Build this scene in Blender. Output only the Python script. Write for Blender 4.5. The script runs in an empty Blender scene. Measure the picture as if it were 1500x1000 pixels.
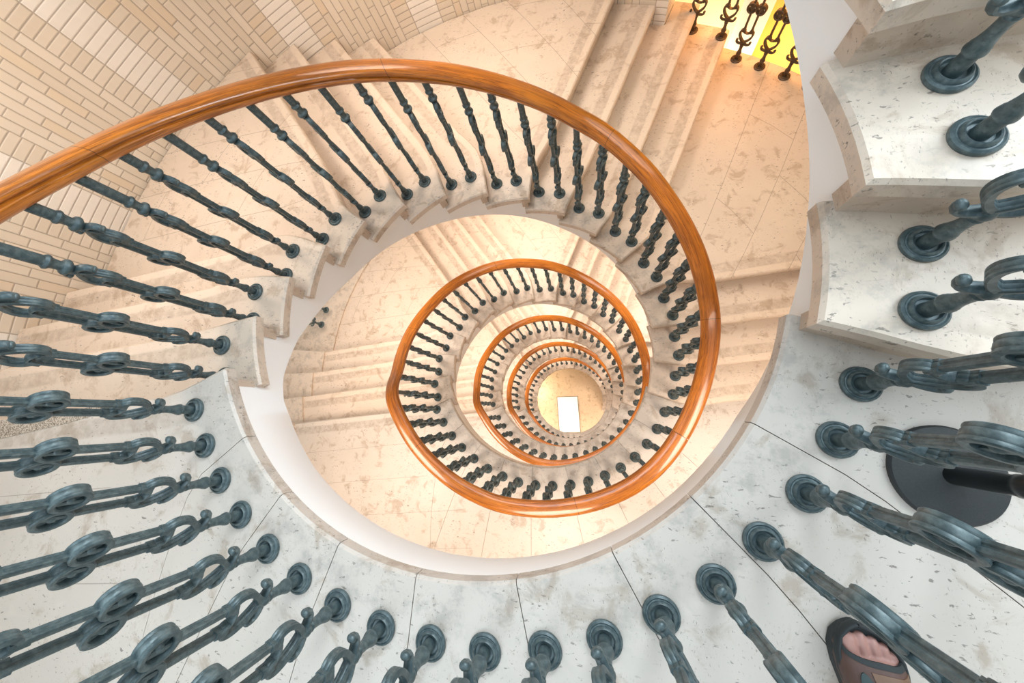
import bpy, bmesh, math, random
from mathutils import Matrix, Vector
random.seed(7)
C = bpy.context.scene.collection
S = 0.165                      # one riser in metres; plan units are risers, depth counted down from the upper landing
R_IN, R_STR, R_OUT, R_BAL = 5.75, 5.98, 16.95, 6.70
PI = math.pi
def rad(a): return a*PI/180
def W(x, y, d): return (x*S, -y*S, -d*S)
def PW(r, a, d): return (r*math.cos(rad(a))*S, -r*math.sin(rad(a))*S, -d*S)
def interp(t, tab):
    if t <= tab[0][0]: return tab[0][1]
    for (a, b), (c, e) in zip(tab, tab[1:]):
        if t <= c: return b+(e-b)*(t-a)/(c-a)
    return tab[-1][1]
def sstep(a, b, x):
    t = max(0, min(1, (x-a)/(b-a))); return t*t*(3-2*t)

# ------------------------------------------------------------------ materials
def mat(name):
    m = bpy.data.materials.new(name); m.use_nodes = True
    nt = m.node_tree; b = nt.nodes['Principled BSDF']
    return m, nt, b
class N:
    """tiny helper around a node tree"""
    def __init__(s, nt): s.nt = nt
    def new(s, t, **k):
        n = s.nt.nodes.new(t)
        for a, v in k.items(): setattr(n, a, v)
        return n
    def put(s, sock, v):
        if isinstance(v, bpy.types.NodeSocket): s.nt.links.new(v, sock)
        elif v is not None: sock.default_value = v
    def m(s, op, a, b=None, c=None):
        n = s.new('ShaderNodeMath', operation=op)
        s.put(n.inputs[0], a)
        if b is not None: s.put(n.inputs[1], b)
        if c is not None: s.put(n.inputs[2], c)
        return n.outputs[0]
    def mix(s, f, a, b, blend='MIX'):
        n = s.new('ShaderNodeMix', data_type='RGBA', blend_type=blend)
        s.put(n.inputs[0], f); s.put(n.inputs[6], a); s.put(n.inputs[7], b)
        return n.outputs[2]
    def noise(s, vec, scale, detail=4, rough=.55, dist=0):
        n = s.new('ShaderNodeTexNoise'); s.put(n.inputs['Vector'], vec)
        n.inputs['Scale'].default_value = scale; n.inputs['Detail'].default_value = detail
        n.inputs['Roughness'].default_value = rough; n.inputs['Distortion'].default_value = dist
        return n.outputs[0]
    def step(s, v, a, b):
        n = s.new('ShaderNodeMapRange', interpolation_type='SMOOTHSTEP')
        s.put(n.inputs[0], v); n.inputs[1].default_value = a; n.inputs[2].default_value = b
        return n.outputs[0]
    def mapv(s, vec, scale=(1, 1, 1), rot=(0, 0, 0)):
        n = s.new('ShaderNodeMapping'); s.put(n.inputs[0], vec)
        n.inputs['Scale'].default_value = scale; n.inputs['Rotation'].default_value = rot
        return n.outputs[0]
    def bump(s, h, strength, dist, normal_to):
        n = s.new('ShaderNodeBump'); n.inputs['Strength'].default_value = strength
        n.inputs['Distance'].default_value = dist; s.put(n.inputs['Height'], h)
        s.nt.links.new(n.outputs[0], normal_to)

def stone(name, base, bands=False, rough=.42, courses=False):
    m, nt, b = mat(name); n = N(nt)
    g = n.new('ShaderNodeNewGeometry'); p = g.outputs['Position']
    big = n.noise(p, 2.6, 5, .6)
    mid = n.noise(p, 9, 6, .62, .6)
    vein = n.noise(n.mapv(p, (1, 3.2, 1), (0, 0, .6)), 7, 5, .6, 1.2)
    pit = n.noise(n.mapv(p, (1, 2.1, 1), (0, 0, .5)), 46, 3, .6, .3)
    pit2 = n.noise(n.mapv(p, (2.3, 1, 1), (0, 0, .2)), 100, 2, .6)
    zone = n.noise(p, 5, 3, .5)
    c = n.mix(n.step(big, .35, .7), (*base, 1), (base[0]*1.06, base[1]*1.07, base[2]*1.08, 1))
    c = n.mix(n.m('MULTIPLY', n.step(mid, .53, .66), .60), c, (base[0]*.62, base[1]*.53, base[2]*.44, 1))
    c = n.mix(n.m('MULTIPLY', n.step(vein, .60, .72), .30), c, (base[0]*1.15, base[1]*1.15, base[2]*1.14, 1))
    k = n.m('MULTIPLY', n.step(pit, .62, .68), n.step(zone, .38, .58))
    c = n.mix(n.m('MULTIPLY', k, .68), c, (.10, .085, .07, 1))
    k2 = n.m('MULTIPLY', n.step(pit2, .63, .70), n.step(mid, .40, .55))
    c = n.mix(n.m('MULTIPLY', k2, .55), c, (.13, .11, .09, 1))
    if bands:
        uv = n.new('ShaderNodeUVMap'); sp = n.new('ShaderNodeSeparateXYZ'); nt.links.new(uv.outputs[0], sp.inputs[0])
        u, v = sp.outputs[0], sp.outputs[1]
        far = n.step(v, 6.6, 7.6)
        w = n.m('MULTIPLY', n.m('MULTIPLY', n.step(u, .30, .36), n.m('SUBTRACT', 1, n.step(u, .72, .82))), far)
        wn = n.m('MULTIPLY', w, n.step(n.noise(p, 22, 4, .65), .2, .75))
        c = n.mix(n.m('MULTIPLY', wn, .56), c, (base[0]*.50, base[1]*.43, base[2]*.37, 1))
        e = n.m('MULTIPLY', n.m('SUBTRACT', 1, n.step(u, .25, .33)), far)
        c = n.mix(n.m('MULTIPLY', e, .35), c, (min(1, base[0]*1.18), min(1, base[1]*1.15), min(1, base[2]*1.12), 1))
        if not courses:
            ub = n.new('ShaderNodeUVMap', uv_map='BackMap'); sb = n.new('ShaderNodeSeparateXYZ'); nt.links.new(ub.outputs[0], sb.inputs[0])
            q = n.m('DIVIDE', sb.outputs[0], 2.3); fr = n.m('FRACT', q); dj = n.m('MINIMUM', fr, n.m('SUBTRACT', 1, fr))
            on = n.m('MULTIPLY', n.m('GREATER_THAN', q, .8), n.step(v, 8.0, 8.2))
            c = n.mix(n.m('MULTIPLY', n.m('MULTIPLY', n.m('SUBTRACT', 1, n.step(dj, .004, .010)), on), .55), c, (.24, .18, .13, 1))
            vq = n.m('DIVIDE', n.m('ADD', v, n.m('MULTIPLY', n.m('FLOOR', q), 1.7)), 4.3); fv = n.m('FRACT', vq); dv = n.m('MINIMUM', fv, n.m('SUBTRACT', 1, fv))
            c = n.mix(n.m('MULTIPLY', n.m('MULTIPLY', n.m('SUBTRACT', 1, n.step(dv, .002, .005)), n.m('MULTIPLY', on, n.m('GREATER_THAN', q, 1.0))), .5), c, (.24, .18, .13, 1))
        if courses:
            px = n.new('ShaderNodeSeparateXYZ'); nt.links.new(p, px.inputs[0])
            o = n.m('DIVIDE', n.m('SUBTRACT', n.m('MULTIPLY', px.outputs[0], .136), n.m('MULTIPLY', px.outputs[1], .99)), S*1.86)
            fr = n.m('FRACT', n.m('ADD', o, 99.93)); dj = n.m('MINIMUM', fr, n.m('SUBTRACT', 1, fr))
            far2 = n.m('MULTIPLY', n.step(v, 9.2, 9.3), n.m('LESS_THAN', px.outputs[0], -.6))
            c = n.mix(n.m('MULTIPLY', n.m('MULTIPLY', n.m('SUBTRACT', 1, n.step(dj, .003, .007)), far2), .6), c, (.22, .18, .15, 1))
        dirt = n.m('MULTIPLY', n.m('SUBTRACT', 1, n.step(v, 6.1, 7.3)), n.step(n.noise(p, 13, 6, .72), .47, .66))
        c = n.mix(n.m('MULTIPLY', dirt, .36), c, (.20, .19, .18, 1))
    nt.links.new(c, b.inputs['Base Color'])
    b.inputs['Roughness'].default_value = rough
    h = n.m('SUBTRACT', n.m('MULTIPLY', mid, .3), n.m('ADD', k, k2))
    n.bump(h, .25, .002, b.inputs['Normal'])
    return m

STONE = (.62, .51, .415)
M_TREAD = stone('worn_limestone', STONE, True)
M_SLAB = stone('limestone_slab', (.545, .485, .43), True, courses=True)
M_RISER = stone('riser_limestone', (.55, .44, .35), False, .6)
M_GROUND = stone('ground_floor_stone', (.66, .50, .33), False, .35)

def plain(name, col, rough=.5, metal=0, spec=.5):
    m, nt, b = mat(name)
    b.inputs['Base Color'].default_value = (*col, 1); b.inputs['Roughness'].default_value = rough
    b.inputs['Metallic'].default_value = metal; b.inputs['Specular IOR Level'].default_value = spec
    return m
def plaster(name, col):
    m, nt, b = mat(name); n = N(nt)
    p = n.new('ShaderNodeNewGeometry').outputs['Position']
    c = n.mix(n.noise(p, 3, 5, .6), (*[x*.97 for x in col], 1), (*col, 1))
    nt.links.new(c, b.inputs['Base Color']); b.inputs['Roughness'].default_value = .75
    n.bump(n.noise(p, 60, 3), .08, .002, b.inputs['Normal'])
    return m
M_PLASTER = plaster('white_plaster', (.93, .925, .925))
M_HALLWALL = plaster('yellow_plaster', (.95, .60, .12))
M_HALLCREAM = plaster('pale_yellow_plaster', (.95, .84, .50))
M_HALLWHITE = plaster('cream_plaster', (.93, .90, .80))
M_MORTAR = plain('slab_joint', (.26, .22, .19), .9)

def iron(name, c0, c1, c2):
    m, nt, b = mat(name); n = N(nt)
    p = n.new('ShaderNodeTexCoord').outputs['Object']
    f = n.noise(p, 55, 5, .65)
    c = n.mix(n.step(f, .38, .72), (*c0, 1), (*c1, 1))
    c = n.mix(n.m('MULTIPLY', n.step(n.noise(p, 130, 3), .60, .72), .5), c, (*c2, 1))
    nt.links.new(c, b.inputs['Base Color'])
    b.inputs['Roughness'].default_value = .42; b.inputs['Metallic'].default_value = .15
    n.bump(n.noise(p, 90, 4), .25, .002, b.inputs['Normal'])
    return m
M_IRON = iron('patinated_iron', (.052, .080, .087), (.125, .165, .171), (.032, .045, .048))
M_IRON_WARM_TINT = iron('iron_warm_light_tint', (.070, .042, .022), (.13, .085, .05), (.03, .02, .012))  # same iron as the stair, with the hall's warm light put into its colour

def wood():
    m, nt, b = mat('varnished_oak'); n = N(nt)
    uv = n.new('ShaderNodeUVMap').outputs[0]
    g1 = n.noise(n.mapv(uv, (1.6, 26, 1)), 2.2, 6, .65, .5)
    g2 = n.noise(n.mapv(uv, (5, 120, 1)), 2.0, 4, .6)
    big = n.noise(n.mapv(uv, (.9, 2.5, 1)), 1.2, 3)
    c = n.mix(n.step(g1, .36, .68), (.58, .185, .018, 1), (.27, .074, .008, 1))
    c = n.mix(n.m('MULTIPLY', n.step(g2, .50, .64), .70), c, (.12, .032, .006, 1))
    c = n.mix(n.m('MULTIPLY', n.step(big, .5, .7), .45), c, (.62, .235, .028, 1))
    su = n.new('ShaderNodeSeparateXYZ'); nt.links.new(uv, su.inputs[0])
    fr = n.m('FRACT', n.m('DIVIDE', n.m('ADD', su.outputs[0], 8.95), 1.22))
    c = n.mix(n.m('MULTIPLY', n.m('LESS_THAN', fr, .0028), .75), c, (.06, .018, .004, 1))
    nt.links.new(c, b.inputs['Base Color'])
    b.inputs['Roughness'].default_value = .30
    b.inputs['Coat Weight'].default_value = .7; b.inputs['Coat Roughness'].default_value = .08
    n.bump(g2, .12, .001, b.inputs['Normal'])
    return m
M_WOOD = wood()

def wall_tiles():
    m, nt, b = mat('glazed_wall_tiles'); n = N(nt)
    uv = n.new('ShaderNodeUVMap'); sp = n.new('ShaderNodeSeparateXYZ'); nt.links.new(uv.outputs[0], sp.inputs[0])
    u, v = sp.outputs[0], sp.outputs[1]            # u in degrees, v in risers of depth
    PER, U0 = 19.95, 209.5
    q = n.m('DIVIDE', n.m('SUBTRACT', u, U0-PER*20), PER)
    cyc = n.m('FLOOR', q)
    t = n.m('MULTIPLY', n.m('FRACT', q), PER)      # 0..PER inside one bay
    DEG = .2958                                    # risers per degree on the wall
    J = .020
    def near(x, at):                               # distance (risers) to a vertical joint at t = at
        return n.m('MULTIPLY', n.m('ABSOLUTE', n.m('SUBTRACT', x, at)), DEG)
    # vertical strips: header | white stretcher | header, then a panel of nine upright columns
    row = n.m('DIVIDE', n.m('SUBTRACT', v, .05), .349)
    rfr = n.m('FRACT', n.m('ADD', row, 100)); rid = n.m('FLOOR', n.m('ADD', row, 100))
    rdist = n.m('MULTIPLY', n.m('MINIMUM', rfr, n.m('SUBTRACT', 1, rfr)), .349)
    in_panel = n.m('GREATER_THAN', t, 9.7)
    in_white = n.m('MULTIPLY', n.m('GREATER_THAN', t, 2.55), n.m('LESS_THAN', t, 7.15))
    CW = (PER-9.7)/9
    col = n.m('DIVIDE', n.m('SUBTRACT', t, 9.7), CW)
    cid = n.m('FLOOR', col); cfr = n.m('FRACT', col)
    cdist = n.m('MULTIPLY', n.m('MINIMUM', cfr, n.m('SUBTRACT', 1, cfr)), CW*DEG)
    offs = n.m('FRACT', n.m('ADD', n.m('MULTIPLY', cid, .385), n.m('MULTIPLY', n.m('MODULO', cid, 2), .12)))
    br = n.m('ADD', n.m('DIVIDE', v, 1.22), n.m('ADD', offs, 50))
    bfr = n.m('FRACT', br); bid = n.m('FLOOR', br)
    bdist = n.m('MULTIPLY', n.m('MINIMUM', bfr, n.m('SUBTRACT', 1, bfr)), 1.22)
    strip_d = n.m('MINIMUM', n.m('MINIMUM', near(t, 2.55), near(t, 7.15)), n.m('MINIMUM', near(t, 0.0), near(t, 9.7)))
    ds = n.m('MINIMUM', strip_d, rdist); dp = n.m('MINIMUM', cdist, bdist)
    d = n.m('ADD', n.m('MULTIPLY', in_panel, dp), n.m('MULTIPLY', n.m('SUBTRACT', 1, in_panel), ds))
    # one random value per tile
    seg = n.m('ADD', n.m('MULTIPLY', in_panel, n.m('ADD', 10, cid)), n.m('ADD', n.m('GREATER_THAN', t, 2.55), n.m('GREATER_THAN', t, 7.15)))
    idv = n.m('ADD', n.m('MULTIPLY', in_panel, bid), n.m('MULTIPLY', n.m('SUBTRACT', 1, in_panel), rid))
    cb = n.new('ShaderNodeCombineXYZ'); n.put(cb.inputs[0], seg); n.put(cb.inputs[1], idv); n.put(cb.inputs[2], cyc)
    wn = n.new('ShaderNodeTexWhiteNoise', noise_dimensions='3D'); nt.links.new(cb.outputs[0], wn.inputs[0])
    r = wn.outputs[0]
    tan = n.mix(r, (.68, .575, .455, 1), (.77, .67, .56, 1))
    tan = n.mix(n.m('MULTIPLY', n.m('GREATER_THAN', r, .86), .6), tan, (.68, .52, .35, 1))
    wht = n.mix(r, (.80, .73, .65, 1), (.86, .79, .72, 1))
    c = n.mix(in_white, tan, wht)
    p = n.new('ShaderNodeNewGeometry').outputs['Position']
    c = n.mix(n.m('MULTIPLY', n.noise(p, 2.0, 4), .22), c, (.68, .59, .49, 1))
    joint = n.m('SUBTRACT', 1, n.step(d, J*.6, J*1.25))
    c = n.mix(n.m('MULTIPLY', joint, .72), c, (.33, .26, .20, 1))
    nt.links.new(c, b.inputs['Base Color'])
    b.inputs['Roughness'].default_value = .38
    n.bump(n.step(d, 0, J*2.6), .55, .004, b.inputs['Normal'])
    return m
M_WALL = wall_tiles()

# ------------------------------------------------------------------ mesh helpers
def link(name, verts, faces, m, parent=None, loc=(0, 0, 0), smooth=False, sharp=None, uvs=None, uvs2=None):
    me = bpy.data.meshes.new(name)
    me.from_pydata(verts, [], faces)
    me.materials.append(m)
    if smooth:
        me.polygons.foreach_set('use_smooth', [True]*len(me.polygons))
        if sharp: me.set_sharp_from_angle(angle=rad(sharp))
    if uvs:
        lay = me.uv_layers.new(name='UVMap')
        for l in me.loops: lay.data[l.index].uv = uvs[l.vertex_index]
    if uvs2:
        lay = me.uv_layers.new(name='BackMap')
        for l in me.loops: lay.data[l.index].uv = uvs2[l.vertex_index]
    me.update()
    o = bpy.data.objects.new(name, me); C.objects.link(o); o.location = loc
    if parent: o.parent = parent
    return o
def fix_normals(o):
    bm = bmesh.new(); bm.from_mesh(o.data)
    bmesh.ops.recalc_face_normals(bm, faces=bm.faces[:]); bm.to_mesh(o.data); bm.free()
    return o
def empty(name, loc, rz=0):
    o = bpy.data.objects.new(name, None); C.objects.link(o); o.location = loc; o.rotation_euler = (0, 0, rz)
    o.empty_display_size = .05
    return o
def tag(o, label, cat=None, group=None, kind=None):
    o['label'] = label
    if cat: o['category'] = cat
    if group: o['group'] = group
    if kind: o['kind'] = kind
    return o
class G:
    """collects vertices and faces"""
    def __init__(s): s.v = []; s.f = []; s.uv = []; s.uv2 = None
    def add(s, verts, faces, uvs=None):
        k = len(s.v); s.v += verts; s.f += [tuple(i+k for i in f) for f in faces]
        s.uv += uvs if uvs else [(0, 0)]*len(verts)
    def lathe(s, prof, n=18, axis='z', c=(0, 0, 0)):
        vs = []; fs = []
        for r, z in prof:
            for i in range(n):
                a = 2*PI*i/n
                p = (r*math.cos(a), r*math.sin(a), z) if axis == 'z' else (r*math.cos(a), z, r*math.sin(a))
                vs.append((p[0]+c[0], p[1]+c[1], p[2]+c[2]))
        m = len(prof)
        for j in range(m-1):
            for i in range(n):
                k = (i+1) % n
                q = (j*n+i, j*n+k, (j+1)*n+k, (j+1)*n+i)
                fs.append(q if axis == 'z' else q[::-1])
        fs.append(tuple(range(n))[::-1] if axis == 'z' else tuple(range(n)))
        top = tuple((m-1)*n+i for i in range(n)); fs.append(top if axis == 'z' else top[::-1])
        s.add(vs, fs)
    def tube(s, pts, a, b, n=8):
        """rod along a path in the local XZ plane: half-width a in plane, b across"""
        P = [Vector((x, 0, z)) for x, z in pts]; vs = []; fs = []
        for i, p in enumerate(P):
            d = (P[min(i+1, len(P)-1)]-P[max(i-1, 0)]).normalized()
            nrm = Vector((d.z, 0, -d.x))
            aa = a[i] if isinstance(a, (list, tuple)) else a
            bb = b[i] if isinstance(b, (list, tuple)) else b
            for j in range(n):
                t = 2*PI*(j+.5)/n
                q = p+nrm*aa*math.cos(t)+Vector((0, 1, 0))*bb*math.sin(t)
                vs.append(tuple(q))
        for i in range(len(P)-1):
            for j in range(n):
                k = (j+1) % n
                fs.append((i*n+j, (i+1)*n+j, (i+1)*n+k, i*n+k))
        fs.append(tuple(range(n))); fs.append(tuple((len(P)-1)*n+i for i in range(n))[::-1])
        s.add(vs, fs)
    def ribbed(s, pts, a, b):
        sec = [(1, -.80), (1, -.50), (.84, -.38), (1, -.24), (1, .24), (.84, .38), (1, .50), (1, .80), (.55, 1)]
        sec = sec+[(-x, -y) for x, y in sec]
        P = [Vector((x, 0, z)) for x, z in pts]; vs = []; fs = []; n = len(sec)
        for i, p in enumerate(P):
            d = (P[min(i+1, len(P)-1)]-P[max(i-1, 0)]).normalized(); nrm = Vector((d.z, 0, -d.x))
            aa = a[i] if isinstance(a, (list, tuple)) else a
            for x, y in sec: vs.append(tuple(p+nrm*aa*x+Vector((0, 1, 0))*b*y))
        for i in range(len(P)-1):
            for j in range(n):
                k = (j+1) % n; fs.append((i*n+j, (i+1)*n+j, (i+1)*n+k, i*n+k))
        fs.append(tuple(range(n))); fs.append(tuple((len(P)-1)*n+i for i in range(n))[::-1])
        s.add(vs, fs)
    def ball(s, c, r, sc=(1, 1, 1)):
        bm = bmesh.new(); bmesh.ops.create_icosphere(bm, subdivisions=2, radius=1)
        bm.verts.ensure_lookup_table()
        s.add([(c[0]+v.co.x*r*sc[0], c[1]+v.co.y*r*sc[1], c[2]+v.co.z*r*sc[2]) for v in bm.verts], [tuple(v.index for v in f.verts) for f in bm.faces]); bm.free()
    def box(s, lo, hi):
        x0, y0, z0 = lo; x1, y1, z1 = hi
        s.add([(x0, y0, z0), (x1, y0, z0), (x1, y1, z0), (x0, y1, z0), (x0, y0, z1), (x1, y0, z1), (x1, y1, z1), (x0, y1, z1)],
              [(0, 3, 2, 1), (4, 5, 6, 7), (0, 1, 5, 4), (1, 2, 6, 5), (2, 3, 7, 6), (3, 0, 4, 7)])
    def scaled(s, k):
        s.v = [(x*k, y*k, z*k) for x, y, z in s.v]; return s
def curve_pts(pts, n=6):
    """Catmull-Rom through 2-D points"""
    out = []
    P = [pts[0]]+list(pts)+[pts[-1]]
    for i in range(1, len(P)-2):
        for j in range(n):
            t = j/n
            out.append(tuple(.5*(2*P[i][k]+(P[i+1][k]-P[i-1][k])*t+(2*P[i-1][k]-5*P[i][k]+4*P[i+1][k]-P[i+2][k])*t*t+(3*P[i][k]-P[i-1][k]-3*P[i+1][k]+P[i+2][k])*t**3) for k in (0, 1)))
    out.append(pts[-1]); return out

# ------------------------------------------------------------------ stair plan
A_NOSE = [156.6, 171.7, 185.9, 200.2, 214.6, 229.2, 244.0, 259.2, 274.9, 289.0, 303.6, 318.2, 333.8, 348.6, 363.1, 377.7]
A_GRP = [172.2, 233.6, 292.6, 352.9]
O_OFF = [1.97, .20, -1.55, -3.22]
_cache = {}
def nose(k, r):
    """polar angle of the front edge of step k (0 = landing) at radius r"""
    key = (k, round(r, 3))
    if key in _cache: return _cache[key]
    if k < 0: return nose(k+16, r)-360+0
    A = A_NOSE[k]; a = A_GRP[k//4]; O = O_OFF[k % 4]; rel = A-a
    def o_at(s):
        w = sstep(5.6, 8.6, s)
        return (1-w)*(-s*math.tan(rad(rel)))+w*O
    lo, hi = 2.0, r+.01
    for _ in range(50):
        m = (lo+hi)/2
        if m*m+o_at(m)**2 > r*r: hi = m
        else: lo = m
    o = o_at(lo)
    th = a-math.degrees(math.atan2(o, lo))
    _cache[key] = th
    return th
def radii(r0, r1, n):
    base = [r0]
    for i in range(1, n+1): base.append(r0+(r1-r0)*(i/n)**1.25)
    return base
TH = .32
def tread_mesh(k, r_out):
    g = G(); c = .055; g.uv2 = []
    rs = [R_IN, R_IN+c]+radii(R_IN+.25, R_OUT-.03, 16)+([R_OUT+.03, r_out] if r_out > R_OUT else [])
    nt = 7
    top = []
    def ang(r, j):
        f = nose(k, r); bk = nose(k-1, r)-math.degrees(.38/max(r, 7)) if k > 0 else 0
        if r > 16.96:
            bk = max(bk, 293.8); f = max(min(f, 334.8), bk+.05)
        if j == nt: return f
        f2 = f-math.degrees(c/r)
        return bk+(f2-bk)*(j/(nt-1))
    cols = nt+1
    for i, r in enumerate(rs):
        for j in range(cols):
            a = ang(r, j); z = k+(c if (i == 0 or j == nt) else 0)
            g.v.append(PW(r, a, z)); g.uv.append((math.radians(nose(k, r)-a)*r, r)); g.uv2.append((math.radians(a-nose(k-1, r))*r, r))
    n1 = len(g.v)
    for i, r in enumerate(rs):
        for j in range(cols):
            a = ang(r, j); g.v.append(PW(r, a, k+TH)); g.uv.append((.28, r)); g.uv2.append((0, r))
    for i in range(len(rs)-1):
        for j in range(cols-1):
            a, b2, c2, d = i*cols+j, i*cols+j+1, (i+1)*cols+j+1, (i+1)*cols+j
            g.f.append((a, d, c2, b2)[::-1]); g.f.append((a+n1, b2+n1, c2+n1, d+n1)[::-1])
    def wall(loop):
        for p, q in zip(loop, loop[1:]): g.f.append((p, q, q+n1, p+n1))
    m = len(rs)
    wall([j for j in range(cols)]); wall([i*cols+nt for i in range(m)])
    wall([(m-1)*cols+j for j in range(cols)][::-1]); wall([i*cols for i in range(m)][::-1])
    return g
def riser_mesh(k, r_out):
    g = G(); rs = radii(R_STR-.06, R_OUT-.03, 14)+([R_OUT+.03, r_out] if r_out > R_OUT and k < 12 and k > 10 else [])
    for r in rs:
        f = nose(k, r)-math.degrees(.16/r); bk = f-math.degrees(.26/r)
        g.v += [PW(r, f, k+TH), PW(r, f, k+1), PW(r, bk, k+TH), PW(r, bk, k+1)]
    n = len(rs)
    for i in range(n-1):
        a, b = i*4, i*4+4
        g.f += [(a, a+1, b+1, b), (a+2, b+2, b+3, a+3), (a, b, b+2, a+2), (a+1, a+3, b+3, b+1)]
    g.f += [(0, 2, 3, 1), ((n-1)*4, (n-1)*4+1, (n-1)*4+3, (n-1)*4+2)]
    g.uv = [(0, 0)]*len(g.v)
    return g
def recenter(g, c):
    g.v = [(x-c[0], y-c[1], z-c[2]) for x, y, z in g.v]; return g

ORD = ['', 'first', 'second', 'third', 'fourth', 'fifth', 'sixth', 'seventh', 'eighth', 'ninth', 'tenth', 'eleventh', 'twelfth', 'thirteenth', 'fourteenth', 'fifteenth', 'sixteenth', 'seventeenth', 'eighteenth']
FLIGHT = ['first flight down', 'second flight down', 'third flight down', 'fourth flight down', 'lowest flight down']
LAND = ['upper landing', 'first landing below', 'second landing below', 'third landing below', 'fourth landing below']

# one source step per position, copied to every storey
SRC = {}
for k in range(1, 16):
    mid = (nose(k-1, 9)+nose(k, 9))/2
    c = PW(9, mid, k)
    SRC[k] = (c, recenter(tread_mesh(k, R_OUT), c), recenter(riser_mesh(k, R_OUT), c))
    if 10 <= k <= 12: SRC[k, 'wide'] = (c, recenter(tread_mesh(k, 18.4), c), recenter(riser_mesh(k, 18.4), c))
def make_step(k, level, first):
    c, t, r = SRC.get((k, 'wide'), SRC[k]) if level == 0 else SRC[k]
    loc = (c[0], c[1], c[2]-level*16*S)
    e = empty('stair_step', loc)
    if first is None:
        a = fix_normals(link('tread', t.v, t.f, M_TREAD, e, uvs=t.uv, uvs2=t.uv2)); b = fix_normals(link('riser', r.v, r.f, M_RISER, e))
    else:
        for ch in first.children:
            o = ch.copy(); C.objects.link(o); o.parent = e
    return e
FIRST = {}
for level in range(0, 5):
    for k in range(1, 16):
        e = make_step(k, level, FIRST.get(k))
        if level > 0 or (k, 'wide') not in SRC: FIRST.setdefault(k, e)
        wide = ', a wedge' if k in (4, 8, 12) else ''
        tag(e, f'worn pale limestone step, {ORD[k]} down on the {FLIGHT[level]}{wide}', 'step', f'stone steps of the {FLIGHT[level]}')
for k in range(15, 10, -1):                                            # the flight climbing away from the upper landing
    e = make_step(k, -1, FIRST[k])
    tag(e, f'grey speckled stone step, {ORD[16-k]} up from the upper landing', 'step', 'stone steps climbing from the upper landing')

# ------------------------------------------------------------------ landings
J_ANG = [32, 46.5, 61, 76.8, 93.8, 109.4, 124.8, 139.8]
def joint_ang(A, r):
    if r < 7.2: return A
    turn = interp(A, [(32, 7), (61, 3), (93, -2), (124, -7), (140, -28)])
    return A+turn*math.log(r/7.2)*1.4
def clip_ang(a, r): return max(nose(15, r)-360-math.degrees(.38/r), min(nose(0, r), a))
def landing_mesh():
    g = G(); c = .05; gap = .007
    bounds = [None]+J_ANG+['end']
    def A_at(i, r, side):
        v = bounds[i]
        if v is None: return nose(15, r)-360-math.degrees(.38/r)
        if v == 'end': return nose(0, r)
        return clip_ang(joint_ang(v, r)+side*math.degrees(gap/r), r)
    rings = [(R_IN, R_OUT-.02)]
    for i in range(len(bounds)-1):
        for (ra, rb) in rings:
            # second ring of slabs is split across the joint
            rs = [ra, ra+c]+[ra+.25+(rb-ra-.25)*q/22 for q in range(23)]
            nt = 6; cols = nt+1; k0 = len(g.v)
            last = bounds[i+1] == 'end'
            for qi, r in enumerate(rs):
                a0, a1 = A_at(i, r, 1), A_at(i+1, r, -1)
                for j in range(cols):
                    if last and j == nt: a = a1
                    elif last: a = a0+(a1-math.degrees(c/r)-a0)*j/(nt-1)
                    else: a = a0+(a1-a0)*j/nt
                    if a1-a0 < .02: a = a1
                    z = c if ((qi == 0 and ra == R_IN) or (last and j == nt)) else 0
                    g.v.append(PW(r, a, z)); g.uv.append((1.5 if not last else math.radians(nose(0, r)-a)*r, r))
            n1 = len(g.v)-k0
            for r in rs:
                a0, a1 = A_at(i, r, 1), A_at(i+1, r, -1)
                for j in range(cols): g.v.append(PW(r, a0+(a1-a0)*j/nt, TH)); g.uv.append((1.5, r))
            for p in range(len(rs)-1):
                for j in range(cols-1):
                    a, b, c2, d = [k0+x for x in (p*cols+j, p*cols+j+1, (p+1)*cols+j+1, (p+1)*cols+j)]
                    g.f.append((a, b, c2, d)); g.f.append((a+n1, d+n1, c2+n1, b+n1))
            def wall(loop):
                for p, q in zip(loop, loop[1:]): g.f.append((k0+p, k0+p+n1, k0+q+n1, k0+q))
            m = len(rs)
            wall(list(range(cols))); wall([p*cols+nt for p in range(m)])
            wall([(m-1)*cols+j for j in range(cols)][::-1]); wall([p*cols for p in range(m)][::-1])
    return g
def bed_mesh():
    g = G(); rs = radii(R_STR+.04, R_OUT-.05, 12); nt = 24
    for r in rs:
        a0, a1 = nose(15, r)-360-math.degrees(.3/r), nose(0, r)-math.degrees(.12/r)
        for j in range(nt+1):
            a = a0+(a1-a0)*j/nt
            g.v.append(PW(r, a, .05)); g.v.append(PW(r, a, .6))
    w = (nt+1)*2
    for i in range(len(rs)-1):
        for j in range(nt):
            a = i*w+j*2; b = a+2; c2 = a+w; d = c2+2
            g.f += [(a, b, d, c2), (a+1, c2+1, d+1, b+1)]
    for j in range(nt):
        a = j*2; g.f.append((a, a+1, a+3, a+2)); a = (len(rs)-1)*w+j*2; g.f.append((a, a+2, a+3, a+1))
    for i in range(len(rs)-1):
        a = i*w; g.f.append((a, a+w, a+w+1, a+1)); a = i*w+nt*2; g.f.append((a, a+1, a+w+1, a+w))
    return g
L_MESH = landing_mesh(); B_MESH = bed_mesh(); R0 = riser_mesh(0, R_OUT)
land0 = None
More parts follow.
